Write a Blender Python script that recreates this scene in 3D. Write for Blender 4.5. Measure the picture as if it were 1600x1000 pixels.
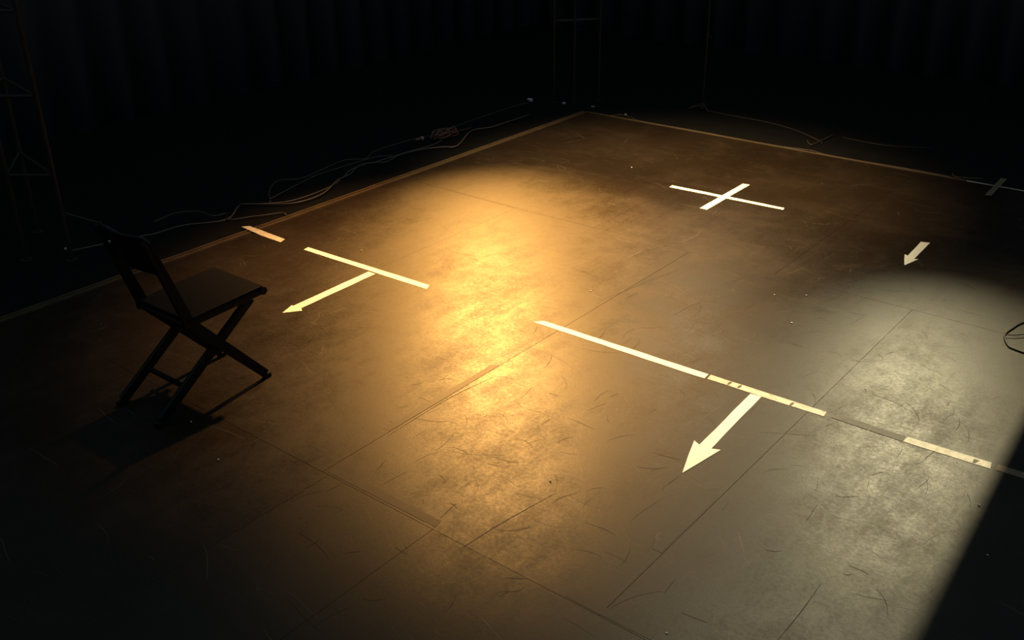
import bpy, bmesh, math, random
from mathutils import Vector, Matrix

# ------------------------------------------------------------------ scene, camera, world, lights
for o in list(bpy.data.objects):
    bpy.data.objects.remove(o, do_unlink=True)
S = bpy.context.scene
COL = S.collection
R = math.radians
random.seed(7)

S.view_settings.view_transform = 'Standard'
S.view_settings.look = 'None'
S.view_settings.exposure = 0.0
S.view_settings.gamma = 1.0
S.view_settings.use_curve_mapping = False

CAM_H = 2.5
def make_camera():
    pitch, roll, yaw = R(26.0), R(-0.82), R(-39.14)
    fw = Vector((math.sin(yaw)*math.cos(pitch), math.cos(yaw)*math.cos(pitch), -math.sin(pitch)))
    rt = Vector((math.cos(yaw), -math.sin(yaw), 0))
    up = rt.cross(fw)
    r2 = rt*math.cos(roll) + up*math.sin(roll)
    u2 = -rt*math.sin(roll) + up*math.cos(roll)
    m = Matrix((r2, u2, -fw)).transposed().to_4x4()
    m.translation = (0, 0, CAM_H)
    cd = bpy.data.cameras.new('camera')
    cd.sensor_fit = 'HORIZONTAL'; cd.sensor_width = 36.0
    cd.lens = 1580.0/1600.0*36.0
    cd.clip_start = 0.05; cd.clip_end = 100
    c = bpy.data.objects.new('camera', cd); COL.objects.link(c)
    c.matrix_world = m
    S.camera = c
make_camera()

W = bpy.data.worlds.new('dark_hall'); S.world = W
W.use_nodes = True
W.node_tree.nodes['Background'].inputs[0].default_value = (0.62, 0.88, 1.0, 1)
W.node_tree.nodes['Background'].inputs[1].default_value = 0.17

# stage lamps: position, aim point, colour, watts, cone, blend, source radius
LAMPS = {
 'amber':   dict(pos=(-4.80, 5.78, 3.65), aim=(-3.90, 4.62, 0), col=(1.0, 0.51, 0.16), w=2400, cone=65, blend=1.0, r=0.06),
 'glow':    dict(pos=(-7.35, 8.62, 3.60), aim=(-3.82, 4.75, 0), col=(1.0, 0.49, 0.11), w=2900, cone=28, blend=1.0, r=0.02),
 'cream':   dict(pos=(-2.50, 9.20, 3.45), aim=(-1.04, 4.48, 0), col=(1.0, 0.87, 0.50), w=980, cone=25, blend=1.0, r=0.002),
 'pale':    dict(pos=(-1.90, 5.20, 4.20), aim=(-1.45, 4.20, 0), col=(1.0, 0.86, 0.54), w=700, cone=68, blend=1.0, r=0.004),  # added overhead fill: brightens the tape line and large arrow without floor glare
 'straw':   dict(pos=(-4.70, 8.77, 3.25), aim=(-2.75, 5.20, 0), col=(1.0, 0.76, 0.40), w=260, cone=34, blend=1.0, r=0.02),
 'warm':    dict(pos=(-3.90, 5.20, 4.20), aim=(-3.80, 6.35, 0), col=(1.0, 0.68, 0.31), w=3200, cone=56, blend=1.0, r=0.03),  # added overhead fill: brightens the white cross and back floor without glare
}
def add_spot(key, parent):
    L = LAMPS[key]
    ld = bpy.data.lights.new('lamp_'+key, 'SPOT')
    ld.energy = L['w']; ld.color = L['col']; ld.spot_size = R(L['cone']); ld.spot_blend = L['blend']
    ld.shadow_soft_size = L['r']
    o = bpy.data.objects.new('lamp_bulb', ld); COL.objects.link(o)
    d = Vector(L['aim']) - Vector(L['pos'])
    o.rotation_euler = d.to_track_quat('-Z', 'Y').to_euler()
    o.location = L['pos']
    bpy.context.view_layer.update()
    mw = o.matrix_world.copy()
    o.parent = parent
    o.matrix_parent_inverse = parent.matrix_world.inverted()
    o.matrix_world = mw
    return o

# ------------------------------------------------------------------ helpers
def tag(o, label, cat, group=None, kind=None):
    if label: o['label'] = label
    if cat: o['category'] = cat
    if group: o['group'] = group
    if kind: o['kind'] = kind
    return o
def wloc(o):
    v = Vector((0, 0, 0))
    while o: v = v + o.location; o = o.parent
    return v
def link(name, bm, mat, parent=None, origin=(0, 0, 0), smooth=False):
    """bm in world coordinates; origin becomes the object's pivot"""
    bmesh.ops.recalc_face_normals(bm, faces=bm.faces[:])
    me = bpy.data.meshes.new(name)
    og = Vector(origin)
    bmesh.ops.translate(bm, verts=bm.verts[:], vec=-og)
    bm.to_mesh(me); bm.free()
    if smooth:
        for p in me.polygons: p.use_smooth = True
    me.materials.append(mat)
    o = bpy.data.objects.new(name, me); COL.objects.link(o)
    o.location = og
    if parent:
        o.parent = parent
        o.location = og - wloc(parent)
    return o
def empty(name, loc):
    o = bpy.data.objects.new(name, None); COL.objects.link(o)
    o.empty_display_size = 0.1
    o.location = loc
    o.matrix_world = Matrix.Translation(loc)
    return o
def box(bm, c, s, mat3=None, bev=0.0):
    r = bmesh.ops.create_cube(bm, size=1.0)
    vs = r['verts']
    for v in vs:
        v.co = Vector((v.co.x*s[0], v.co.y*s[1], v.co.z*s[2]))
    if bev:
        es = list({e for v in vs for e in v.link_edges})
        rr = bmesh.ops.bevel(bm, geom=es, offset=bev, segments=2, affect='EDGES', profile=0.6)
        vs = list({v for f in rr['faces'] for v in f.verts} | {v for v in vs if v.is_valid})
    m = mat3.to_4x4() if mat3 else Matrix.Identity(4)
    bmesh.ops.transform(bm, matrix=Matrix.Translation(c) @ m, verts=vs)
def bar(bm, a, b, w, t, side=Vector((1, 0, 0)), bev=0.004):
    """rectangular bar from a to b: w across 'side'-normal direction, t along side"""
    a = Vector(a); b = Vector(b); d = b - a; L = d.length; d.normalize()
    s = (side - d*side.dot(d)).normalized(); n = d.cross(s)
    m = Matrix((s, n, d)).transposed()
    box(bm, (a+b)/2, (t, w, L), m, bev)
def tube(bm, pts, r, seg=8, cap=True):
    pts = [Vector(p) for p in pts]; rings = []
    up = Vector((0, 0, 1)); prev = None
    for i, p in enumerate(pts):
        d = (pts[min(i+1, len(pts)-1)] - pts[max(i-1, 0)]).normalized()
        if prev is None:
            n = d.cross(up) if abs(d.z) < 0.95 else d.cross(Vector((1, 0, 0)))
        else:
            n = prev - d*prev.dot(d)
        n.normalize(); prev = n; b = d.cross(n)
        rr = r[i] if isinstance(r, (list, tuple)) else r
        rings.append([bm.verts.new(p + (n*math.cos(2*math.pi*k/seg) + b*math.sin(2*math.pi*k/seg))*rr) for k in range(seg)])
    for i in range(len(rings)-1):
        for k in range(seg):
            bm.faces.new((rings[i][k], rings[i][(k+1) % seg], rings[i+1][(k+1) % seg], rings[i+1][k]))
    if cap:
        bm.faces.new(rings[0]); bm.faces.new(rings[-1])
def prism(bm, poly, z0, z1):
    a = [bm.verts.new((x, y, z0)) for x, y in poly]; b = [bm.verts.new((x, y, z1)) for x, y in poly]
    n = len(poly)
    bm.faces.new(a); bm.faces.new(b)
    for i in range(n):
        bm.faces.new((a[i], a[(i+1) % n], b[(i+1) % n], b[i]))
def lathe(bm, prof, m, seg=24):
    rings = []
    for r, z in prof:
        rings.append([bm.verts.new(m @ Vector((r*math.cos(2*math.pi*k/seg), r*math.sin(2*math.pi*k/seg), z))) for k in range(seg)])
    for i in range(len(rings)-1):
        for k in range(seg):
            bm.faces.new((rings[i][k], rings[i][(k+1) % seg], rings[i+1][(k+1) % seg], rings[i+1][k]))
def catmull(pts, n=8):
    P = [Vector(p) for p in pts]; P = [P[0]*2-P[1]] + P + [P[-1]*2-P[-2]]; out = []
    for i in range(1, len(P)-2):
        for k in range(n):
            t = k/n
            a, b, c, d = P[i-1], P[i], P[i+1], P[i+2]
            out.append(0.5*((2*b) + (c-a)*t + (2*a-5*b+4*c-d)*t*t + (3*b-a-3*c+d)*t**3))
    out.append(P[-2]); return out

# ------------------------------------------------------------------ materials
def new_mat(name):
    m = bpy.data.materials.new(name); m.use_nodes = True
    return m, m.node_tree.nodes, m.node_tree.links, m.node_tree.nodes['Principled BSDF']
def simple(name, col, rough=0.5, metal=0.0, noise=0.15, scale=30.0, spec=0.5, bump=0.0):
    m, n, l, p = new_mat(name)
    g = n.new('ShaderNodeNewGeometry')
    t = n.new('ShaderNodeTexNoise'); t.inputs['Scale'].default_value = scale; t.inputs['Detail'].default_value = 4
    l.new(g.outputs['Position'], t.inputs['Vector'])
    mx = n.new('ShaderNodeMix'); mx.data_type = 'RGBA'
    mx.inputs['A'].default_value = tuple(c*(1-noise) for c in col)+(1,)
    mx.inputs['B'].default_value = tuple(min(1, c*(1+noise)) for c in col)+(1,)
    l.new(t.outputs['Fac'], mx.inputs['Factor']); l.new(mx.outputs['Result'], p.inputs['Base Color'])
    p.inputs['Roughness'].default_value = rough; p.inputs['Metallic'].default_value = metal
    p.inputs['Specular IOR Level'].default_value = spec
    if bump:
        b = n.new('ShaderNodeBump'); b.inputs['Strength'].default_value = bump; b.inputs['Distance'].default_value = 0.002
        l.new(t.outputs['Fac'], b.inputs['Height']); l.new(b.outputs['Normal'], p.inputs['Normal'])
    return m

def floor_mat():
    m, n, l, p = new_mat('painted_stage_floor')
    geo = n.new('ShaderNodeNewGeometry'); pos = geo.outputs['Position']
    def noise(scale, detail=4, rough=0.55, vec=None, dist=0.0):
        t = n.new('ShaderNodeTexNoise'); t.inputs['Scale'].default_value = scale; t.inputs['Detail'].default_value = detail
        t.inputs['Roughness'].default_value = rough; t.inputs['Distortion'].default_value = dist
        l.new(vec or pos, t.inputs['Vector']); return t.outputs['Fac']
    def mapping(sc, rot=0.0):
        t = n.new('ShaderNodeMapping'); t.inputs['Scale'].default_value = sc; t.inputs['Rotation'].default_value = (0, 0, rot)
        l.new(pos, t.inputs['Vector']); return t.outputs['Vector']
    def ramp(v, a, b, lo=0.0, hi=1.0):
        t = n.new('ShaderNodeMapRange'); t.inputs['From Min'].default_value = a; t.inputs['From Max'].default_value = b
        t.inputs['To Min'].default_value = lo; t.inputs['To Max'].default_value = hi
        t.interpolation_type = 'SMOOTHSTEP'
        l.new(v, t.inputs['Value']); return t.outputs['Result']
    def math_(op, a, b=None):
        t = n.new('ShaderNodeMath'); t.operation = op
        for i, v in enumerate((a, b)):
            if v is None: continue
            if isinstance(v, (int, float)): t.inputs[i].default_value = v
            else: l.new(v, t.inputs[i])
        return t.outputs[0]
    def mixc(f, a, b):
        t = n.new('ShaderNodeMix'); t.data_type = 'RGBA'
        l.new(f, t.inputs['Factor'])
        for s, v in (('A', a), ('B', b)):
            if isinstance(v, tuple): t.inputs[s].default_value = v+(1,)
            else: l.new(v, t.inputs[s])
        return t.outputs['Result']
    big = noise(0.9, 5, 0.6, dist=0.3)
    blot = noise(2.6, 7, 0.62, dist=0.35)
    streakY = noise(1.0, 6, 0.65, mapping((9.0, 1.1, 1)), 0.15)       # mopping and dragging marks along the stage
    streakX = noise(1.0, 6, 0.65, mapping((1.3, 10.0, 1), 0.12), 0.15)
    wear = noise(11.0, 8, 0.68, mapping((1.0, 0.8, 1), 0.5), 0.2)
    fine = noise(160.0, 3, 0.6)
    grain = noise(420.0, 2, 0.5)
    oi = n.new('ShaderNodeObjectInfo')
    base = mixc(ramp(big, 0.3, 0.7), (0.0140, 0.0086, 0.0042), (0.0195, 0.0122, 0.0062))
    base = mixc(ramp(blot, 0.48, 0.72), base, (0.024, 0.0155, 0.0082))
    base = mixc(ramp(streakX, 0.52, 0.75, 0, 0.5), base, (0.028, 0.0185, 0.0102))
    # hair scratches: thin edges of warped cells, kept only in patches
    def scratch(scale, rot, stretch, width, lo, hi):
        mp = mapping((scale, scale*stretch, 1), rot)
        wn = n.new('ShaderNodeTexNoise'); wn.inputs['Scale'].default_value = 0.7; l.new(mp, wn.inputs['Vector'])
        add = n.new('ShaderNodeVectorMath'); add.operation = 'ADD'
        sc = n.new('ShaderNodeVectorMath'); sc.operation = 'SCALE'; sc.inputs['Scale'].default_value = 1.6
        l.new(wn.outputs['Color'], sc.inputs[0]); l.new(mp, add.inputs[0]); l.new(sc.outputs[0], add.inputs[1])
        v = n.new('ShaderNodeTexVoronoi'); v.feature = 'DISTANCE_TO_EDGE'; v.inputs['Scale'].default_value = 1.0
        l.new(add.outputs[0], v.inputs['Vector'])
        line = ramp(v.outputs['Distance'], 0.0, width, 1.0, 0.0)
        mask = ramp(noise(1.7*scale**0.5, 3, 0.5, mapping((1, 1, 1), rot+1.0)), lo, hi)
        return math_('MULTIPLY', line, mask)
    s1 = scratch(3.5, 0.3, 2.2, 0.007, 0.52, 0.66)
    s2 = scratch(6.0, 1.1, 0.5, 0.010, 0.54, 0.68)
    s3 = scratch(2.2, 2.2, 3.0, 0.004, 0.50, 0.64)
    pale = math_('MAXIMUM', s1, s2)
    base = mixc(math_('MULTIPLY', pale, 0.30), base, (0.11, 0.095, 0.07))
    base = mixc(math_('MULTIPLY', s3, 0.45), base, (0.010, 0.008, 0.006))
    l.new(base, p.inputs['Base Color'])
    rg = math_('ADD', ramp(blot, 0.3, 0.75, 0.375, 0.455), ramp(streakY, 0.35, 0.7, -0.015, 0.03))
    rg = math_('ADD', rg, ramp(wear, 0.32, 0.70, -0.025, 0.04))
    rg = math_('ADD', rg, ramp(noise(55.0, 6, 0.7), 0.32, 0.70, -0.04, 0.05))
    rg = math_('ADD', rg, ramp(big, 0.3, 0.7, -0.03, 0.04))
    rg = math_('ADD', rg, math_('MULTIPLY', oi.outputs['Random'], 0.03))
    l.new(rg, p.inputs['Roughness'])
    p.inputs['Specular IOR Level'].default_value = 0.30
    h = math_('ADD', math_('MULTIPLY', fine, 0.5), math_('MULTIPLY', grain, 0.25))
    h = math_('ADD', h, math_('MULTIPLY', streakX, 0.5))
    h = math_('ADD', h, math_('MULTIPLY', blot, 0.35))
    h = math_('SUBTRACT', h, math_('MULTIPLY', s3, 0.15))
    h = math_('ADD', h, math_('MULTIPLY', wear, 0.6))
    b = n.new('ShaderNodeBump'); b.inputs['Strength'].default_value = 0.55; b.inputs['Distance'].default_value = 0.0012
    l.new(h, b.inputs['Height']); l.new(b.outputs['Normal'], p.inputs['Normal'])
    return m

def tape_mat(name, col, dirt, dirt_amt=0.5, scale=14.0, rough=0.6, spec=0.4):
    m, n, l, p = new_mat(name)
    g = n.new('ShaderNodeNewGeometry')
    t = n.new('ShaderNodeTexNoise'); t.inputs['Scale'].default_value = scale; t.inputs['Detail'].default_value = 6
    t.inputs['Roughness'].default_value = 0.7
    l.new(g.outputs['Position'], t.inputs['Vector'])
    r = n.new('ShaderNodeMapRange'); r.inputs['From Min'].default_value = 0.45; r.inputs['From Max'].default_value = 0.72
    r.inputs['To Max'].default_value = dirt_amt
    l.new(t.outputs['Fac'], r.inputs['Value'])
    mx = n.new('ShaderNodeMix'); mx.data_type = 'RGBA'
    mx.inputs['A'].default_value = col+(1,); mx.inputs['B'].default_value = dirt+(1,)
    l.new(r.outputs['Result'], mx.inputs['Factor']); l.new(mx.outputs['Result'], p.inputs['Base Color'])
    p.inputs['Roughness'].default_value = rough; p.inputs['Specular IOR Level'].default_value = spec
    w = n.new('ShaderNodeTexNoise'); w.inputs['Scale'].default_value = 500
    l.new(g.outputs['Position'], w.inputs['Vector'])
    b = n.new('ShaderNodeBump'); b.inputs['Strength'].default_value = 0.3; b.inputs['Distance'].default_value = 0.0005
    l.new(w.outputs['Fac'], b.inputs['Height']); l.new(b.outputs['Normal'], p.inputs['Normal'])
    return m

M = {
 'floor': floor_mat(),
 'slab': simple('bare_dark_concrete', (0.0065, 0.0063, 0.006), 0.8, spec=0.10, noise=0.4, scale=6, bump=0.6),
 'drape': simple('dark_serge_drape', (0.11, 0.13, 0.15), 0.95, spec=0.1),
 'trim': simple('worn_wood_edging', (0.11, 0.076, 0.042), 0.5, noise=0.5, scale=9, bump=0.3),
 'tape': tape_mat('white_gaffer_tape', (0.87, 0.87, 0.78), (0.70, 0.64, 0.50), 0.3),
 'tape_worn': tape_mat('worn_white_tape', (0.70, 0.63, 0.50), (0.22, 0.17, 0.12), 0.75, 22),
 'tape_grey': tape_mat('grey_scuffed_tape', (0.085, 0.075, 0.060), (0.035, 0.030, 0.024), 0.8, 20),
 'tape_dim': tape_mat('dimmed_tape', (0.22, 0.15, 0.09), (0.10, 0.07, 0.045), 0.6, 25),  # tape whose dimness outside the light pools is put into the colour
 'tape_black': tape_mat('black_seam_tape', (0.026, 0.018, 0.011), (0.014, 0.009, 0.005), 0.9, 16, 0.49, 0.29),
 'scratch': simple('pale_scratch', (0.13, 0.105, 0.07), 0.6, noise=0.4, scale=12),
 'crack': simple('dark_crack', (0.006, 0.005, 0.004), 0.8),
 'chair': simple('black_painted_wood', (0.010, 0.009, 0.008), 0.42, noise=0.3, scale=40, bump=0.2, spec=0.35),
 'seat': simple('black_vinyl_seat', (0.010, 0.0075, 0.0055), 0.7, noise=0.3, scale=60, bump=0.3, spec=0.15),
 'nickel': simple('nickel', (0.75, 0.72, 0.66), 0.18, 1.0),
 'rubber': simple('black_rubber', (0.012, 0.012, 0.012), 0.8, spec=0.3),
 'steel': simple('dull_steel_tube', (0.05, 0.038, 0.03), 0.5, 0.3, noise=0.3, scale=12),
 'lampblack': simple('lamp_housing_black', (0.02, 0.02, 0.02), 0.6, 0.2),
 'cable': simple('grey_brown_cable', (0.13, 0.10, 0.075), 0.45, noise=0.25, scale=6),
 'cable_back': simple('dimmed_cable', (0.050, 0.036, 0.026), 0.6, noise=0.25, scale=6),  # darker copy of the cable colour, painting in the dim light at the back
 'cable_dark': simple('black_cable', (0.02, 0.017, 0.015), 0.5),
 'cable_red': simple('brick_red_cable', (0.24, 0.10, 0.065), 0.4, noise=0.3, scale=25),
 'plug': simple('pale_plug', (0.55, 0.42, 0.36), 0.4, noise=0.3, scale=40),
 'paper': simple('crumpled_paper', (0.60, 0.57, 0.48), 0.7, noise=0.1),
}

# ------------------------------------------------------------------ setting: slab, stage panels, edging, drapes
EDGE_X, EDGE_Y = -5.53, 8.0
bm = bmesh.new(); box(bm, (-2.0, 3.75, -0.062), (16.4, 17.9, 0.1))
floor = link('floor', bm, M['slab'], None, (-2.0, 3.75, -0.012)); floor['kind'] = 'structure'
floor.matrix_world = Matrix.Translation(floor.location)

ROWS = [  # y0, y1, x seams of the hardboard sheets
 (-1.2, 2.31, [-5.53, -4.13, -2.91, -2.30, -0.96, 0.28, 1.50]),
 (2.31, 5.46, [-5.53, -4.38, -2.95, -1.505, -0.05, 1.50]),
 (5.46, EDGE_Y, [-5.53, -3.70, -2.35, -0.85, 1.50]),
]
rp = random.Random(3)
for (y0, y1, xs) in ROWS:
    for x0, x1 in zip(xs, xs[1:]):
        g = 0.0004
        cx, cy = (x0+x1)/2, (y0+y1)/2
        bm = bmesh.new()
        # thickness 12 mm, softly rounded top arris
        zt = rp.uniform(-0.0005, 0.0)
        a = [(x0+g, y0+g), (x1-g, y0+g), (x1-g, y1-g), (x0+g, y1-g)]
        e = 0.0007
        b = [(x0+g+e, y0+g+e), (x1-g-e, y0+g+e), (x1-g-e, y1-g-e), (x0+g+e, y1-g-e)]
        v0 = [bm.verts.new((x, y, -0.0118)) for x, y in a]
        v1 = [bm.verts.new((x, y, zt-0.0008)) for x, y in a]
        v2 = [bm.verts.new((x, y, zt)) for x, y in b]
        bm.faces.new(v0); bm.faces.new(v2)
        for p, q in ((v0, v1), (v1, v2)):
            for i in range(4):
                bm.faces.new((p[i], p[(i+1) % 4], q[(i+1) % 4], q[i]))
        link('floor_panel', bm, M['floor'], floor, (cx, cy, -0.012))

def trim(name, a, b, ridges, mat):
    """low edging strip with raised ridges, running a -> b"""
    a = Vector(a); b = Vector(b); d = (b-a).normalized(); s = Vector((-d.y, d.x, 0))
    bm = bmesh.new()
    n = 60
    rr = random.Random(len(name)+int(a.x*10))
    prof = []
    for off in ridges:
        prof += [(off-0.007, -0.009), (off-0.005, 0.006), (off+0.005, 0.006), (off+0.007, -0.009)]
    rings = []
    for i in range(n+1):
        c = a + (b-a)*(i/n); j = rr.uniform(-0.002, 0.002)
        ring = [bm.verts.new((c.x+s.x*(prof[0][0]), c.y+s.y*(prof[0][0]), -0.0118))]
        ring += [bm.verts.new((c.x+s.x*(o+j), c.y+s.y*(o+j), z)) for o, z in prof]
        ring += [bm.verts.new((c.x+s.x*(prof[-1][0]), c.y+s.y*(prof[-1][0]), -0.0118))]
        rings.append(ring)
    for p, q in zip(rings, rings[1:]):
        for k in range(len(p)-1):
            bm.faces.new((p[k], p[k+1], q[k+1], q[k]))
    bm.faces.new(rings[0]); bm.faces.new(rings[-1])
    o = link(name, bm, mat, None, (a+b)/2); o['kind'] = 'structure'
    return o
trim('trim_1', (-5.545, -1.2, 0), (-5.545, 8.02, 0), (0.0, 0.042), M['trim'])
trim('trim_2', (-5.53, 8.012, 0), (1.5, 8.012, 0), (0.0,), M['trim'])

def drape(name, a, b, h=6.0):
    a = Vector(a); b = Vector(b); L = (b-a).length; d = (b-a)/L; s = Vector((-d.y, d.x, 0))
    n = int(L/0.06); bm = bmesh.new(); lo = []; hi = []
    for i in range(n+1):
        t = i*L/n
        w = 0.06*math.sin(t*2*math.pi/0.42 + 1.3*math.sin(t*0.9)) + 0.02*math.sin(t*17.0)
        p = a + d*t
        lo.append(bm.verts.new((p.x+s.x*w, p.y+s.y*w, -0.012))); hi.append(bm.verts.new((p.x+s.x*w*0.7, p.y+s.y*w*0.7, h)))
    for i in range(n):
        bm.faces.new((lo[i], lo[i+1], hi[i+1], hi[i]))
    o = link(name, bm, M['drape'], None, (a+b)/2, smooth=True); o['kind'] = 'structure'
    md = o.modifiers.new('thickness', 'SOLIDIFY'); md.thickness = 0.006
drape('wall_back', (-9.3, 11.6, 0), (5.5, 11.6, 0))
drape('wall_left', (-9.0, -4.3, 0), (-9.0, 11.9, 0))
drape('wall_right', (5.2, 11.9, 0), (5.2, -4.3, 0))
drape('wall_front', (5.5, -4.0, 0), (-9.3, -4.0, 0))

# scratches and cracks in the paint: too many to pick apart, two joined parts of the floor
def ribbon(bm, pts, w, z):
    P = [Vector((x, y, 0)) for x, y in pts]; prev = None
    for i, p in enumerate(P):
        d = (P[min(i+1, len(P)-1)] - P[max(i-1, 0)]).normalized(); s = Vector((-d.y, d.x, 0))
        ww = w*(0.35 + 0.65*math.sin(math.pi*(i+0.5)/len(P)))/2
        a = bm.verts.new((p.x+s.x*ww, p.y+s.y*ww, z)); b = bm.verts.new((p.x-s.x*ww, p.y-s.y*ww, z))
        if prev: bm.faces.new((prev[0], a, b, prev[1]))
        prev = (a, b)
def wander(r, x, y, ang, L, curl, n=9):
    pts = [(x, y)]; k = r.uniform(-curl, curl)
    for i in range(n):
        ang += k/n + r.uniform(-0.12, 0.12)
        x += math.cos(ang)*L/n; y += math.sin(ang)*L/n; pts.append((x, y))
    return pts
rs = random.Random(11)
bm = bmesh.new()
for i in range(240):
    x, y = rs.uniform(-5.4, 0.2), rs.uniform(1.2, 7.9)
    ang = rs.choice((0.0, 0.05, math.pi/2, rs.uniform(0, 6.28), rs.uniform(-0.4, 0.4)))
    ribbon(bm, wander(rs, x, y, ang, rs.uniform(0.04, 0.28), 0.9), rs.uniform(0.0008, 0.002), 0.0003)
link('paint_scratches', bm, M['scratch'], floor, (-2.6, 4.5, 0))['kind'] = 'stuff'
bm = bmesh.new()
for i in range(110):
    x, y = rs.uniform(-5.2, 0.1), rs.uniform(1.4, 6.4)
    ang = rs.choice((0.0, math.pi/2, math.pi/2, rs.uniform(0, 6.28)))
    ribbon(bm, wander(rs, x, y, ang, rs.uniform(0.05, 0.25), 0.7), rs.uniform(0.0008, 0.0022), 0.0003)
for cx, cy, sx, sy, n in ((-1.2, 4.2, 0.45, 0.8, 90), (-2.45, 2.75, 0.4, 0.6, 80), (-2.7, 4.9, 0.6, 0.6, 40)):
    for i in range(n):      # finer hairline cracks, clustered where the lamp glare falls
        x, y = rs.gauss(cx, sx), rs.gauss(cy, sy)
        if x > -0.1 or y > 7.5: continue
        ribbon(bm, wander(rs, x, y, rs.choice((0.2, 1.4, 1.7, rs.uniform(0, 6.28))), rs.uniform(0.03, 0.16), 1.3, 7), rs.uniform(0.0008, 0.0020), 0.0003)
KNOWN = [[(-2.98, 4.49), (-2.93, 4.8), (-2.86, 5.15)], [(-2.13, 2.30), (-2.11, 2.5), (-2.06, 2.80)],
         [(-5.05, 5.45), (-4.4, 5.44), (-3.62, 5.45)], [(-2.93, 2.68), (-2.935, 3.1), (-2.90, 3.4)],
         [(-2.91, 1.9), (-2.912, 2.0), (-2.90, 2.17)], [(-0.96, 2.55), (-0.955, 2.75), (-0.96, 2.95)]]
for k in KNOWN: ribbon(bm, [(p.x, p.y) for p in catmull([(a, b, 0) for a, b in k], 6)], 0.003, 0.0003)
link('paint_cracks', bm, M['crack'], floor, (-2.6, 4.0, 0))['kind'] = 'stuff'

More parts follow.
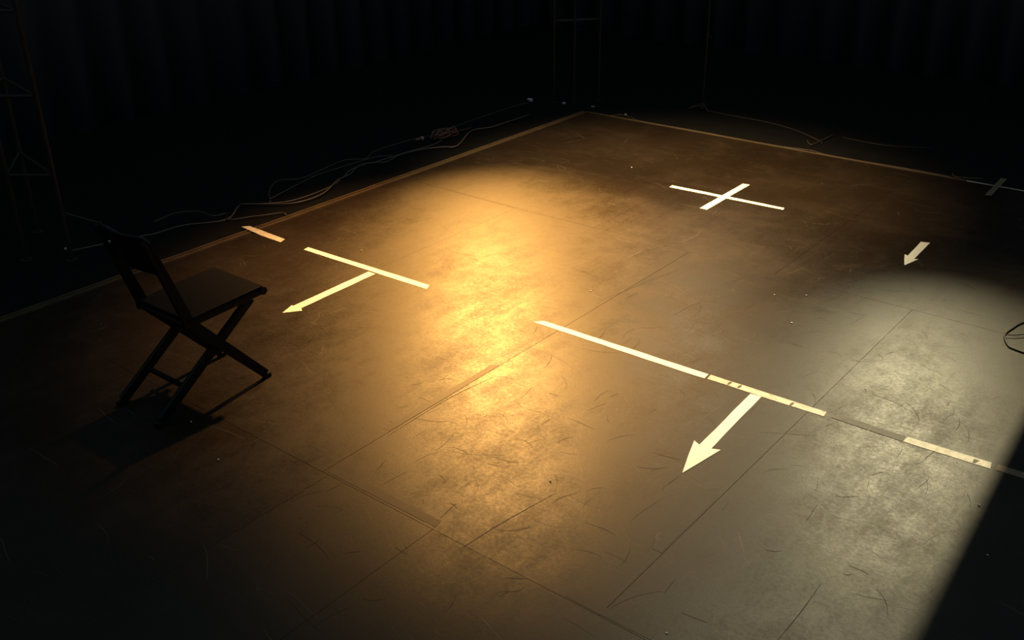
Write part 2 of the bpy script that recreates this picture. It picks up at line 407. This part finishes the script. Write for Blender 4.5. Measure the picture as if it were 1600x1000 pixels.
# ------------------------------------------------------------------ folding chair
def build_chair():
    xn, xf = -3.815, -4.185                      # near and far side planes
    root = empty('folding_chair', ((xn+xf)/2, 2.42, 0))
    tag(root, 'black wooden folding chair with curved backrest standing alone on the stage', 'chair')
    xin = 0.031
    for x, sgn in ((xn, 1), (xf, -1)):
        # back upright that turns forward below the seat and runs down as the front leg
        bm = bmesh.new()
        path = [(2.175, 0.905), (2.315, 0.470), (2.345, 0.425), (2.700, 0.022)]
        w = [0.040, 0.054, 0.054, 0.044]
        pr = []
        for i, (y, z) in enumerate(path):
            a = Vector(path[max(i-1, 0)]); b = Vector(path[min(i+1, 3)]); d = (b-a).normalized(); nrm = Vector((-d.y, d.x))
            pr.append(((y+nrm.x*w[i]/2, z+nrm.y*w[i]/2), (y-nrm.x*w[i]/2, z-nrm.y*w[i]/2)))
        rings = []
        for (p, q) in pr:
            rings.append([bm.verts.new((x-0.011, p[0], p[1])), bm.verts.new((x+0.011, p[0], p[1])),
                          bm.verts.new((x+0.011, q[0], q[1])), bm.verts.new((x-0.011, q[0], q[1]))])
        for p, q in zip(rings, rings[1:]):
            for k in range(4): bm.faces.new((p[k], p[(k+1) % 4], q[(k+1) % 4], q[k]))
        bm.faces.new(rings[0]); bm.faces.new(rings[-1])
        bmesh.ops.bevel(bm, geom=[e for e in bm.edges], offset=0.003, segments=2, affect='EDGES')
        up = link('front_leg', bm, M['chair'], root, (x, 2.315, 0.47))
        bm = bmesh.new(); box(bm, (x, 2.706, 0.012), (0.026, 0.042, 0.024), None, 0.004)
        link('rubber_foot', bm, M['rubber'], up, (x, 2.706, 0.0))
        # rear leg: from the front of the seat back to the floor
        xr = x - sgn*0.026
        bm = bmesh.new(); bar(bm, (xr, 2.690, 0.442), (xr, 2.105, 0.020), 0.048, 0.022)
        rl = link('rear_leg', bm, M['chair'], root, (xr, 2.12, 0))
        bm = bmesh.new(); box(bm, (xr, 2.098, 0.012), (0.025, 0.048, 0.024), None, 0.004)
        link('rubber_foot', bm, M['rubber'], rl, (xr, 2.112, 0))
        # pivot bolt where the legs cross
        bm = bmesh.new(); tube(bm, [(x-0.030, 2.505, 0.249), (x+0.030, 2.505, 0.249)], 0.008, 10)
        link('pivot_bolt', bm, M['lampblack'], root, (x, 2.505, 0.249))
        # seat side rail with rounded nose
        bm = bmesh.new(); bar(bm, (x+sgn*0.0, 2.285, 0.450), (x+sgn*0.0, 2.745, 0.470), 0.036, 0.024, bev=0.008)
        link('seat_rail', bm, M['chair'], root, (x, 2.5, 0.455))
        bm = bmesh.new(); tube(bm, [(x-0.016, 2.745, 0.470), (x+0.016, 2.745, 0.470)], 0.020, 12)
        link('hinge', bm, M['chair'], root, (x, 2.745, 0.47))
    # seat board
    bm = bmesh.new()
    m3 = Matrix.Rotation(math.atan2(0.020, 0.46), 3, 'X')
    box(bm, ((xn+xf)/2, 2.525, 0.4785), (0.392, 0.445, 0.020), m3, 0.007)
    link('seat', bm, M['seat'], root, ((xn+xf)/2, 2.525, 0.4785))
    # backrest: a panel bowed backwards between the uprights, with rounded top corners
    bm = bmesh.new()
    d = Vector((0, 2.175-2.315, 0.905-0.470)).normalized()
    base = Vector((0, 2.175, 0.905)); nrm = Vector((0, d.z, -d.y))  # facing forward
    nu, nv = 18, 8
    grid = {}
    for side in (0, 1):
        for i in range(nu+1):
            u = -1 + 2*i/nu; x = (xn+xf)/2 + u*0.200
            top = 0.020 - 0.030*max(0, abs(u)-0.82)/0.18*max(0, abs(u)-0.82)/0.18
            bot = -0.200 + 0.018*(1-u*u)
            bow = -0.034*(1-u*u)
            for j in range(nv+1):
                v = bot + (top-bot)*j/nv
                p = base + d*v + nrm*(bow + 0.012 + (0.006 if side else -0.006))
                grid[side, i, j] = bm.verts.new((x, p.y, p.z))
    for side in (0, 1):
        for i in range(nu):
            for j in range(nv):
                bm.faces.new((grid[side, i, j], grid[side, i+1, j], grid[side, i+1, j+1], grid[side, i, j+1]))
    for i in range(nu):
        for j in (0, nv): bm.faces.new((grid[0, i, j], grid[0, i+1, j], grid[1, i+1, j], grid[1, i, j]))
    for j in range(nv):
        for i in (0, nu): bm.faces.new((grid[0, i, j], grid[0, i, j+1], grid[1, i, j+1], grid[1, i, j]))
    bk = link('backrest', bm, M['chair'], root, ((xn+xf)/2, 2.175, 0.85))
    # one bright screw head on the back of the panel
    u = -0.62; x = (xn+xf)/2 + u*0.200
    c = base + d*(-0.075) + nrm*(-0.034*(1-u*u) + 0.005); c.x = x
    bm = bmesh.new(); bmesh.ops.create_uvsphere(bm, u_segments=14, v_segments=8, radius=0.0100)
    bmesh.ops.transform(bm, matrix=Matrix.Translation(c), verts=bm.verts[:])
    sc = link('screw_head', bm, M['nickel'], bk, c, smooth=True)
    sc['label'] = 'bright nickel screw head'
    # stretchers
    for y, z, nm in ((2.265, 0.128, 'stretcher'),):
        bm = bmesh.new(); bar(bm, (xf+0.02, y, z), (xn-0.02, y, z), 0.024, 0.016, side=Vector((0, 0, 1)))
        link(nm, bm, M['chair'], root, ((xn+xf)/2, y, z))
    bm = bmesh.new(); tube(bm, [(xf, 2.30, 0.447), (xn, 2.30, 0.447)], 0.012, 10)
    link('seat_crossbar', bm, M['chair'], root, ((xn+xf)/2, 2.30, 0.447))
    bm = bmesh.new(); tube(bm, [(xf+.02, 2.66, 0.432), (xn-.02, 2.66, 0.432)], 0.010, 10)
    link('seat_crossbar', bm, M['chair'], root, ((xn+xf)/2, 2.66, 0.432))
build_chair()

# ------------------------------------------------------------------ tape marks (2-inch gaffer tape, 0.5 mm thick)
def rough_poly(poly, step=0.09, j=0.0018, seed=1):
    r = random.Random(seed); out = []
    for i, p in enumerate(poly):
        q = poly[(i+1) % len(poly)]
        L = math.hypot(q[0]-p[0], q[1]-p[1]); n = max(1, int(L/step))
        for k in range(n):
            t = k/n; jj = j if k else 0
            out.append((p[0]+(q[0]-p[0])*t+r.uniform(-jj, jj), p[1]+(q[1]-p[1])*t+r.uniform(-jj, jj)))
    return out
_ts = [0]
def tape(name, poly, mat, parent=None, z=0.0, th=0.0007):
    _ts[0] += 1
    bm = bmesh.new(); prism(bm, rough_poly(poly, seed=_ts[0]), z, z+th)
    cx = sum(p[0] for p in poly)/len(poly); cy = sum(p[1] for p in poly)/len(poly)
    return link(name, bm, M[mat], parent, (cx, cy, z))
Z0 = 0.0006

# long broken line
t = tape('tape_strip', [(-3.125, 4.028), (-3.085, 4.074), (-2.052, 4.088), (-2.048, 4.040), (-2.10, 4.036)], 'tape', z=Z0)
tag(t, 'long clean white tape strip, left end of the broken line across the floor', 'tape mark')
t = tape('tape_strip', [(-2.040, 4.090), (-1.434, 4.102), (-1.428, 4.056), (-1.62, 4.050), (-2.035, 4.043)], 'tape_worn', z=Z0)
tag(t, 'scuffed cream tape strip that the large arrow starts from', 'tape mark')
for k, x in enumerate((-1.93, -1.875, -1.60)):
    bm = bmesh.new(); prism(bm, [(x, 4.052), (x+0.010, 4.051), (x+0.014, 4.075), (x+0.006, 4.093), (x-0.002, 4.075)], Z0+0.0007, Z0+0.0009)
    link('dirt_patch', bm, M['tape_grey'], t, (x, 4.07, Z0))
t = tape('tape_strip', [(-1.397, 4.068), (-1.385, 4.114), (-1.225, 4.117), (-1.222, 4.066)], 'tape_grey', z=Z0)
tag(t, 'dark grey tape strip just right of the gap in the broken line', 'tape mark')
t = tape('tape_strip', [(-1.218, 4.067), (-1.220, 4.112), (-1.068, 4.118), (-1.064, 4.066)], 'tape_grey', z=Z0)
tag(t, 'dark grey tape strip butting against the cream end strip of the broken line', 'tape mark')
t = tape('tape_strip', [(-1.060, 4.068), (-1.058, 4.118), (-0.700, 4.134), (-0.692, 4.082)], 'tape_worn', z=Z0)
tag(t, 'cream tape strip running into the shadow at the right', 'tape mark')
bm = bmesh.new(); prism(bm, [(-0.765, 4.082), (-0.755, 4.084), (-0.745, 4.118), (-0.770, 4.116)], Z0+0.0007, Z0+0.0009)
link('dirt_patch', bm, M['tape_grey'], t, (-0.76, 4.10, Z0))
t = tape('tape_strip', [(-0.672, 4.088), (-0.674, 4.136), (-0.40, 4.148), (-0.395, 4.098)], 'tape_dim', z=Z0)  # shade on this strip is painted in through the darker tape colour
tag(t, 'tape strip coloured dim brown for the shadow it lies in at the right edge', 'tape mark')

def arrow(label, shaft, head, mat='tape'):
    xs = [p[0] for p in shaft+head]; ys = [p[1] for p in shaft+head]
    r = empty('tape_arrow', (sum(xs)/len(xs), sum(ys)/len(ys), 0))
    tag(r, label, 'tape arrow', 'tape arrows on the stage floor')
    tape('arrow_shaft', shaft, mat, r, Z0)
    tape('arrowhead', head, mat, r, Z0+0.0007)
arrow('large white tape arrow pointing to the bottom from the broken line',
      [(-1.795, 4.040), (-1.740, 4.044), (-1.708, 3.45), (-1.766, 3.45)],
      [(-1.764, 3.487), (-1.803, 3.505), (-1.716, 3.250), (-1.672, 3.509), (-1.707, 3.494)])
arrow('long thin white tape arrow pointing at the black chair',
      [(-4.386, 3.968), (-4.326, 3.968), (-4.308, 3.34), (-4.370, 3.34)],
      [(-4.378, 3.345), (-4.385, 3.352), (-4.345, 3.245), (-4.276, 3.334), (-4.304, 3.352)])
arrow('short white tape arrow alone at the right, below the faint brown cross',
      [(-1.822, 6.530), (-1.768, 6.546), (-1.754, 6.20), (-1.803, 6.20)],
      [(-1.803, 6.238), (-1.830, 6.250), (-1.767, 6.070), (-1.732, 6.224), (-1.752, 6.206)])

t = tape('tape_strip', [(-4.998, 3.968), (-5.008, 4.014), (-3.934, 4.046), (-3.910, 3.993)], 'tape', z=Z0)
tag(t, 'white tape crossbar above the thin arrow near the chair', 'tape mark')
t = tape('tape_strip', [(-5.665, 3.975), (-5.63, 4.018), (-5.248, 4.016), (-5.226, 3.962), (-5.53, 3.962)], 'tape_worn', z=0.0085)
# this one is pressed over the edging, so it dips to the floor at its right end
for v in t.data.vertices:
    wx = v.co.x + t.location.x
    if wx > -5.50: v.co.z -= 0.0079
    elif wx > -5.53: v.co.z -= 0.004
tag(t, 'short buff tape strip stuck over the wooden edging at the left', 'tape mark')

r = empty('tape_cross', (-3.27, 6.57, 0)); tag(r, 'bright white tape cross near the back of the floor', 'tape cross')
tape('cross_strip', [(-3.735, 6.568), (-3.730, 6.520), (-2.815, 6.562), (-2.825, 6.604)], 'tape', r, Z0)
tape('cross_strip', [(-3.318, 6.925), (-3.262, 6.930), (-3.252, 6.240), (-3.308, 6.235)], 'tape', r, Z0+0.0007)
r = empty('tape_cross', (-1.72, 7.98, 0)); tag(r, 'faint brown tape cross on the edging at the far right', 'tape cross')
tape('cross_strip', [(-1.97, 7.972), (-1.97, 7.99), (-1.20, 8.004), (-1.20, 7.985)], 'tape_worn', r, 0.0086)
tape('cross_strip', [(-1.783, 8.20), (-1.738, 8.215), (-1.718, 7.73), (-1.760, 7.715)], 'tape_dim', r, 0.0092)  # arm darkened in colour, as it lies outside the light pools

# dark seam tape left on the sheet joints
def seam(label, poly):
    t = tape('seam_tape', poly, 'tape_black', z=0.0002, th=0.0003)
    tag(t, label, 'seam tape', 'dark seam tapes on the sheet joints')
seam('dark brown seam tape along the joint below the amber glare', [(-2.93, 2.322), (-2.93, 2.366), (-2.31, 2.370), (-2.30, 2.325)])
seam('dark seam tape on the joint below the large arrow tip', [(-1.553, 2.74), (-1.511, 2.74), (-1.511, 3.17), (-1.553, 3.15)])
seam('dark seam tape on the joint at the bottom centre edge', [(-1.66, 2.318), (-1.65, 2.358), (-1.30, 2.362), (-1.30, 2.320)])
seam('dark seam tape along the joint right of the thin arrow and crossbar', [(-2.993, 2.72), (-2.953, 2.72), (-2.953, 3.52), (-2.990, 3.50)])

# ------------------------------------------------------------------ cables on the slab along the edges
ZS = -0.012
def cable(pts, label, r=0.006, mat='cable', name='cable', group='loose cables beside the stage floor', z=ZS, lift=None):
    rr = random.Random(len(label))
    P = []
    for i, p in enumerate(pts):
        P.append((p[0], p[1], z + r + (lift[i] if lift else 0)))
    bm = bmesh.new(); tube(bm, catmull(P, 6), r, 8)
    o = link(name, bm, M[mat], None, (pts[0][0], pts[0][1], z), smooth=True)
    tag(o, label, 'cable', group); return o
cable([(-6.25, 3.0), (-6.11, 3.45), (-6.07, 3.54), (-6.05, 3.77), (-5.9, 4.02), (-6.07, 4.27), (-5.99, 4.37), (-5.84, 4.58), (-5.85, 4.94), (-5.94, 5.18), (-6.05, 5.38), (-6.04, 5.6), (-6.03, 5.83), (-6.02, 6.06), (-6.0, 6.31), (-6.04, 6.48)],
      'long grey cable from the left tower up to the red coil')
cable([(-6.07, 4.27), (-5.9, 4.4), (-5.75, 4.55), (-5.75, 4.8), (-5.9, 5.09), (-5.94, 5.26), (-6.05, 5.47), (-6.01, 5.6), (-5.94, 5.67), (-5.99, 5.9), (-5.95, 6.11), (-5.86, 6.27), (-5.78, 6.38), (-5.99, 6.81), (-5.93, 7.02), (-5.92, 7.3), (-5.92, 7.58)],
      'grey cable nearest the edging, passing the red coil to the back corner', z=ZS+0.0122)
cable([(-5.95, 4.46), (-6.17, 4.63), (-6.31, 4.83), (-6.21, 5.0), (-6.28, 5.38), (-6.29, 5.55), (-6.18, 5.67), (-6.28, 5.87), (-6.27, 6.31), (-6.2, 6.56)],
      'thin grey cable looping farthest out from the left edging', r=0.004)
cable([(-5.98, 4.48), (-6.1, 4.9), (-6.14, 5.09), (-6.14, 5.44), (-6.11, 5.73), (-6.03, 5.83)], 'thin short cable between the two long left cables', r=0.004, z=ZS+0.0125)
cable([(-5.9, 4.02), (-5.84, 4.04), (-5.78, 4.16), (-5.74, 4.22), (-5.67, 4.34), (-5.61, 4.33)], 'short crooked cable end by the buff tape strip', r=0.004, z=ZS+0.0122)
cable([(-6.29, 3.68), (-6.32, 3.89), (-6.22, 4.01), (-6.05, 4.02), (-6.02, 4.11)], 'short bent cable behind the chair backrest', r=0.004)
cable([(-6.24, 6.74), (-6.27, 7.21), (-6.28, 7.79), (-6.25, 8.0)], 'thin cable running to the paper scrap at the back tower', r=0.004)
cable([(-6.16, 2.99), (-6.02, 3.16), (-5.92, 3.30), (-5.86, 3.36)], 'thin wire hanging at the foot of the left tower', r=0.003, lift=[0.30, 0.20, 0.06, 0.0])
cable([(-5.29, 8.06), (-5.22, 8.14), (-5.09, 8.10), (-4.95, 8.05), (-4.37, 8.055), (-4.03, 8.05), (-3.77, 8.045), (-3.53, 8.05), (-3.27, 8.09), (-3.14, 8.05), (-2.81, 8.05), (-2.4, 8.065), (-2.1, 8.06)],
      'brown cable lying along the back edging', r=0.005, mat='cable_back')
cable([(-4.66, 8.76), (-4.41, 8.73), (-4.0, 8.71), (-3.67, 8.61), (-3.42, 8.46), (-3.30, 8.36)], 'cable trailing from the lamp stand base', r=0.005, mat='cable_back')
cable([(-3.31, 8.63), (-3.32, 8.35), (-3.34, 8.22), (-3.42, 8.32)], 'hooked cable end behind the back edging', r=0.005, mat='cable_back', z=ZS+0.010)
cable([(-3.23, 8.63), (-2.85, 8.61), (-2.49, 8.76)], 'faint cable lying farthest back at the right', r=0.004, mat='cable_back')
cable([(-2.13, 8.16), (-2.10, 8.10), (-2.05, 8.09), (-1.90, 8.16)], 'small crooked cable end left of the brown cross', r=0.004)
cable([(-0.70, 6.1), (-0.86, 5.82), (-0.96, 5.66), (-0.99, 5.54), (-1.0, 5.43), (-0.96, 5.33), (-0.92, 5.295), (-0.80, 5.29), (-0.6, 5.4)], 'black cable loop lying on the floor at the right edge', r=0.005, mat='cable_dark', z=0.0)
cable([(-0.995, 5.42), (-0.95, 5.45), (-0.86, 5.54), (-0.70, 5.60)], 'thin black wire branching inside the cable loop', r=0.003, mat='cable_dark', z=0.0102)

# small black cable box, only its near corner reaches into the frame
def stage_box(x, y):
    r = empty('cable_box', (x, y, 0)); tag(r, 'small black cable box with a pale corner bracket at the right edge', 'box')
    m3 = Matrix.Rotation(0.25, 3, 'Z')
    bm = bmesh.new(); box(bm, (x, y, 0.035), (0.16, 0.11, 0.07), m3, 0.006); link('body', bm, M['rubber'], r, (x, y, 0))
    bm = bmesh.new(); box(bm, (x, y, 0.074), (0.165, 0.115, 0.008), m3, 0.003); link('lid', bm, M['lampblack'], r, (x, y, 0.07))
    c = Vector((x, y, 0)) + m3 @ Vector((-0.076, 0.050, 0.066))
    bm = bmesh.new(); box(bm, c, (0.022, 0.022, 0.026), m3, 0.003); link('corner_bracket', bm, M['plug'], r, c)
stage_box(-1.10, 6.60)

# red cable coil: several loose turns
pts = []
rr = random.Random(5)
for i in range(76):
    a = i*2*math.pi/12; k = i/75
    pts.append((-6.09+(0.05+0.03*math.sin(i*0.7))*math.cos(a)+rr.uniform(-.006, .006), 6.56+(0.13+0.03*math.cos(i*0.45))*math.sin(a)+rr.uniform(-.01, .01), ZS+0.008+0.05*k*abs(math.sin(i*0.9))+0.004*(i % 7)))
pts += [(-6.10, 6.74, ZS+0.02), (-6.08, 6.82, ZS+0.016), (-6.09, 6.93, ZS+0.01)]
bm = bmesh.new(); tube(bm, catmull(pts, 4), 0.0055, 7)
tag(link('cable_coil', bm, M['cable_red'], None, (-6.09, 6.56, ZS), smooth=True), 'loose coil of brick red cable beside the left edging', 'cable coil')
def plug(x, y, rz, label):
    r = empty('cable_plug', (x, y, ZS)); tag(r, label, 'plug', 'cable plugs by the red coil')
    m = Matrix.Translation((x, y, ZS+0.017)) @ Matrix.Rotation(rz, 4, 'Z') @ Matrix.Rotation(math.pi/2, 4, 'Y')
    bm = bmesh.new(); lathe(bm, [(0.0, -0.05), (0.012, -0.05), (0.017, -0.03), (0.017, 0.035), (0.013, 0.045), (0.0, 0.045)], m, 14)
    link('plug_body', bm, M['cable_red'], r, (x, y, ZS), smooth=True)
    bm = bmesh.new(); lathe(bm, [(0.018, 0.012), (0.0195, 0.014), (0.0195, 0.034), (0.018, 0.036)], m, 14)
    link('plug_collar', bm, M['plug'], r, (x, y, ZS), smooth=True)
plug(-6.19, 6.34, 1.45, 'red cable plug with pale collar, left of the coil')
plug(-6.20, 6.60, 1.7, 'red cable plug with pale collar, behind the coil')

# paper scraps and chips
def scrap(name, x, y, s, z, label, mat='paper', cat='scrap', group='litter along the stage edge', seed=1):
    r = random.Random(seed); bm = bmesh.new()
    bmesh.ops.create_icosphere(bm, subdivisions=2, radius=s)
    for v in bm.verts:
        k = r.uniform(0.55, 1.1); v.co = Vector((v.co.x*k*1.2, v.co.y*k*0.8, v.co.z*k*0.6))
    lo = min(v.co.z for v in bm.verts)
    bmesh.ops.transform(bm, matrix=Matrix.Translation((x, y, z-lo)), verts=bm.verts[:])
    tag(link(name, bm, M[mat], None, (x, y, z)), label, cat, group)
scrap('paper_scrap', -6.26, 8.03, 0.034, ZS, 'crumpled paper scrap left of the back tower', seed=2)
scrap('paper_scrap', -5.93, 8.16, 0.022, ZS, 'small paper scrap at the foot of the back tower', seed=3)
scrap('paper_scrap', -5.62, 8.22, 0.018, ZS, 'tiny scrap right of the back tower base', seed=4)
scrap('paper_scrap', -5.20, 8.165, 0.012, ZS, 'tiny bright scrap on the cable bend at the back corner', seed=8)
scrap('cork_scrap', -6.30, 3.02, 0.016, ZS, 'tiny pale scrap under the left tower', seed=5)
def G(px, py):     # floor point seen at a pixel of the 1600x1000 frame, used to read off litter positions
    mw = S.camera.matrix_world.to_3x3()
    d = mw @ Vector(((px-800)/1580.0, -(py-500)/1580.0, -1.0))
    t = -CAM_H/d.z
    return d.x*t, d.y*t
CHIPS = [((923, 455), 'above the left end of the long tape line'), ((1042, 990), 'at the bottom edge right of the middle'),
         ((860, 752), 'left of the large arrow tip'), ((1237, 505), 'between the long tape line and the short arrow'),
         ((1260, 462), 'left of the short arrow, farther right than its neighbours'), ((1210, 461), 'below the bright cross, left of the short arrow'),
         ((341, 719), 'right of the chair shadow'), ((299, 660), 'inside the chair shadow by the rear leg'),
         ((1530, 790), 'at the shadow edge under the cream strip'), ((565, 392), 'just above the crossbar near the chair'),
         ((987, 262), 'on the brown floor left of the bright cross'), ((1543, 868), 'inside the dark shadow at the lower right')]
for i, ((px, py), where) in enumerate(CHIPS):
    x, y = G(px, py)
    scrap('paint_chip', x, y, 0.0055 if py < 800 else 0.0045, 0.0003, 'tiny pale paint chip ' + where, 'paper', 'paint chip', 'paint chips scattered on the stage floor', 20+i)

# ------------------------------------------------------------------ towers, pole and overhead bars
def tower(name, posts, h, rungs, rad, label):
    c = [sum(p[0] for p in posts)/3, sum(p[1] for p in posts)/3]
    r = empty(name, (c[0], c[1], ZS)); tag(r, label, 'truss tower')
    for (x, y) in posts:
        bm = bmesh.new(); tube(bm, [(x, y, ZS+0.012), (x, y, h)], rad, 12)
        link('post', bm, M['steel'], r, (x, y, ZS))
        bm = bmesh.new(); tube(bm, [(x, y, ZS), (x, y, ZS+0.012)], rad*2.2, 16)
        link('base_plate', bm, M['steel'], r, (x, y, ZS))
    for z in rungs:
        for i in range(3):
            a = posts[i]; b = posts[(i+1) % 3]
            bm = bmesh.new(); tube(bm, [(a[0], a[1], z), (b[0], b[1], z)], rad*0.55, 8)
            link('rung', bm, M['steel'], r, (a[0], a[1], z))
    return r
tower('truss_tower', [(-6.09, 2.94), (-6.33, 2.76), (-6.76, 3.07)], 4.2, [0.57+0.5*i for i in range(8)], 0.017, 'faint steel truss tower at the left behind the chair')
tower('truss_tower', [(-6.03, 8.13), (-5.87, 8.25), (-5.72, 8.47)], 4.4, [0.80+0.55*i for i in range(7)], 0.013, 'faint slim steel truss tower beyond the back corner')

def lamp_stand():
    x, y = -4.70, 8.77
    r = empty('lamp_stand', (x, y, ZS)); tag(r, 'thin steel lamp stand in the dark beyond the back edging', 'lamp stand')
    bm = bmesh.new(); tube(bm, [(x, y, ZS+0.03), (x, y, 1.35)], 0.011, 10); tube(bm, [(x, y, 1.30), (x, y, 2.93)], 0.008, 10)
    link('pole', bm, M['steel'], r, (x, y, ZS))
    bm = bmesh.new(); tube(bm, [(x, y, 0.66), (x, y, 0.72)], 0.018, 12); tube(bm, [(x, y, 0.69), (x+0.05, y-0.02, 0.69)], 0.008, 8)
    link('clamp_knob', bm, M['steel'], r, (x, y, 0.69))
    for k in range(3):
        a = 3.6 + k*2*math.pi/3
        bm = bmesh.new(); tube(bm, [(x, y, 0.05), (x+0.13*math.cos(a), y+0.13*math.sin(a), ZS+0.010)], 0.009, 8)
        link('leg', bm, M['steel'], r, (x, y, ZS))
    bm = bmesh.new(); lathe(bm, [(0.0, 0.055), (0.03, 0.05), (0.034, 0.02), (0.03, 0.0), (0.0, 0.0)], Matrix.Translation((x, y, ZS+0.012)), 16)
    link('base_collar', bm, M['steel'], r, (x, y, ZS))
lamp_stand()

def pipe(a, b, label):
    bm = bmesh.new(); tube(bm, [a, b], 0.024, 12)
    tag(link('lighting_bar', bm, M['lampblack'], None, a), label, 'lighting bar', 'overhead lighting bars')
pipe((-4.80, 3.0, 4.055), (-4.80, 11.2, 4.055), 'black overhead lighting bar above the left edging')
pipe((-7.35, 6.0, 3.905), (-7.35, 11.2, 3.905), 'black overhead lighting bar farthest left near the drapes')
pipe((-6.2, 5.20, 4.605), (1.5, 5.20, 4.605), 'black overhead lighting bar across the middle of the floor')
pipe((-6.2, 9.20, 3.83), (1.5, 9.20, 3.83), 'black overhead lighting bar behind the back edging')

def fixture(key, label, clamp_z, cut=None):
    L = LAMPS[key]; p = Vector(L['pos']); d = (Vector(L['aim'])-p).normalized()
    q = d.to_track_quat('-Z', 'Y').to_matrix().to_4x4(); m = Matrix.Translation(p) @ q
    r = empty('stage_lamp', p); tag(r, label, 'stage lamp', 'stage lamps above the floor')
    bm = bmesh.new()
    lathe(bm, [(0.0, 0.17), (0.06, 0.165), (0.11, 0.12), (0.13, 0.05), (0.13, -0.13), (0.145, -0.13), (0.145, -0.145), (0.125, -0.145), (0.125, 0.05), (0.10, 0.11), (0.05, 0.15), (0.0, 0.155)], m, 28)
    link('housing', bm, M['lampblack'], r, p)
    bm = bmesh.new(); lathe(bm, [(0.0, 0.02), (0.05, 0.025), (0.09, 0.05), (0.112, 0.09)], m, 24)
    link('reflector', bm, M['nickel'], r, p)
    right = (q @ Vector((1, 0, 0))).to_3d()
    bm = bmesh.new()
    up_ = 1 if clamp_z > p.z else -1
    top = Vector((p.x, p.y, clamp_z-0.03*up_))
    a = p + right*0.155; b = p - right*0.155; hz = Vector((0, 0, up_))
    tube(bm, [a, a+hz*0.12, top+right*0.10-hz*0.04, top-right*0.10-hz*0.04, b+hz*0.12, b], 0.008, 8)
    link('yoke', bm, M['lampblack'], r, p)
    bm = bmesh.new(); box(bm, (p.x, p.y, clamp_z-0.045*up_), (0.05, 0.07, 0.06), None, 0.006)
    link('hook_clamp', bm, M['lampblack'], r, (p.x, p.y, clamp_z))
    for k in range(4):
        rot = Matrix.Rotation(k*math.pi/2, 4, 'Z')
        v = [(-0.10, 0.130, -0.145), (0.10, 0.130, -0.145), (0.14, 0.245, -0.30), (-0.14, 0.245, -0.30)]
        bm = bmesh.new(); vs = [bm.verts.new(m @ rot @ Vector(c)) for c in v]; vs2 = [bm.verts.new(m @ rot @ (Vector(c)+Vector((0, 0.003, 0)))) for c in v]
        bm.faces.new(vs); bm.faces.new(vs2)
        for i in range(4): bm.faces.new((vs[i], vs[(i+1) % 4], vs2[(i+1) % 4], vs2[i]))
        link('barn_door', bm, M['lampblack'], r, p)
    if cut:   # a shutter flag swung into the beam: its straight edge gives the straight edge of the light on the floor
        f0, f1, dist = Vector(cut[0]), Vector(cut[1]), cut[2]
        e0 = p + (f0-p)*(dist/((f0-p).dot(d))); e1 = p + (f1-p)*(dist/((f1-p).dot(d)))
        ed = (e1-e0).normalized(); out = d.cross(ed)
        if out.x < 0: out = -out
        c = [e0-ed*0.05, e1+ed*0.05, e1+ed*0.05+out*0.30, e0-ed*0.05+out*0.30]
        bm = bmesh.new(); va = [bm.verts.new(x) for x in c]; vb = [bm.verts.new(x+d*0.002) for x in c]
        bm.faces.new(va); bm.faces.new(vb)
        for i in range(4): bm.faces.new((va[i], va[(i+1) % 4], vb[(i+1) % 4], vb[i]))
        link('shutter_flag', bm, M['lampblack'], r, p)
    add_spot(key, r)
fixture('amber', 'black stage lamp with amber light hung above the left edging', 4.03)
fixture('cream', 'black stage lamp with cream light and side flag on the back bar', 3.80,
        cut=((-0.52, 1.0, 0), (-0.78, 6.4, 0), 0.33))
fixture('glow', 'black stage lamp with amber light far out behind the left edging', 3.88)
fixture('warm', 'added black fill lamp with warm light hung highest above the middle', 4.58)
fixture('pale', 'added black fill lamp with pale light and side flag on the middle bar', 4.58,
        cut=((-0.52, 1.0, 0), (-0.78, 6.4, 0), 0.33))
fixture('straw', 'black stage lamp with pale light on top of the thin stand', 2.935)
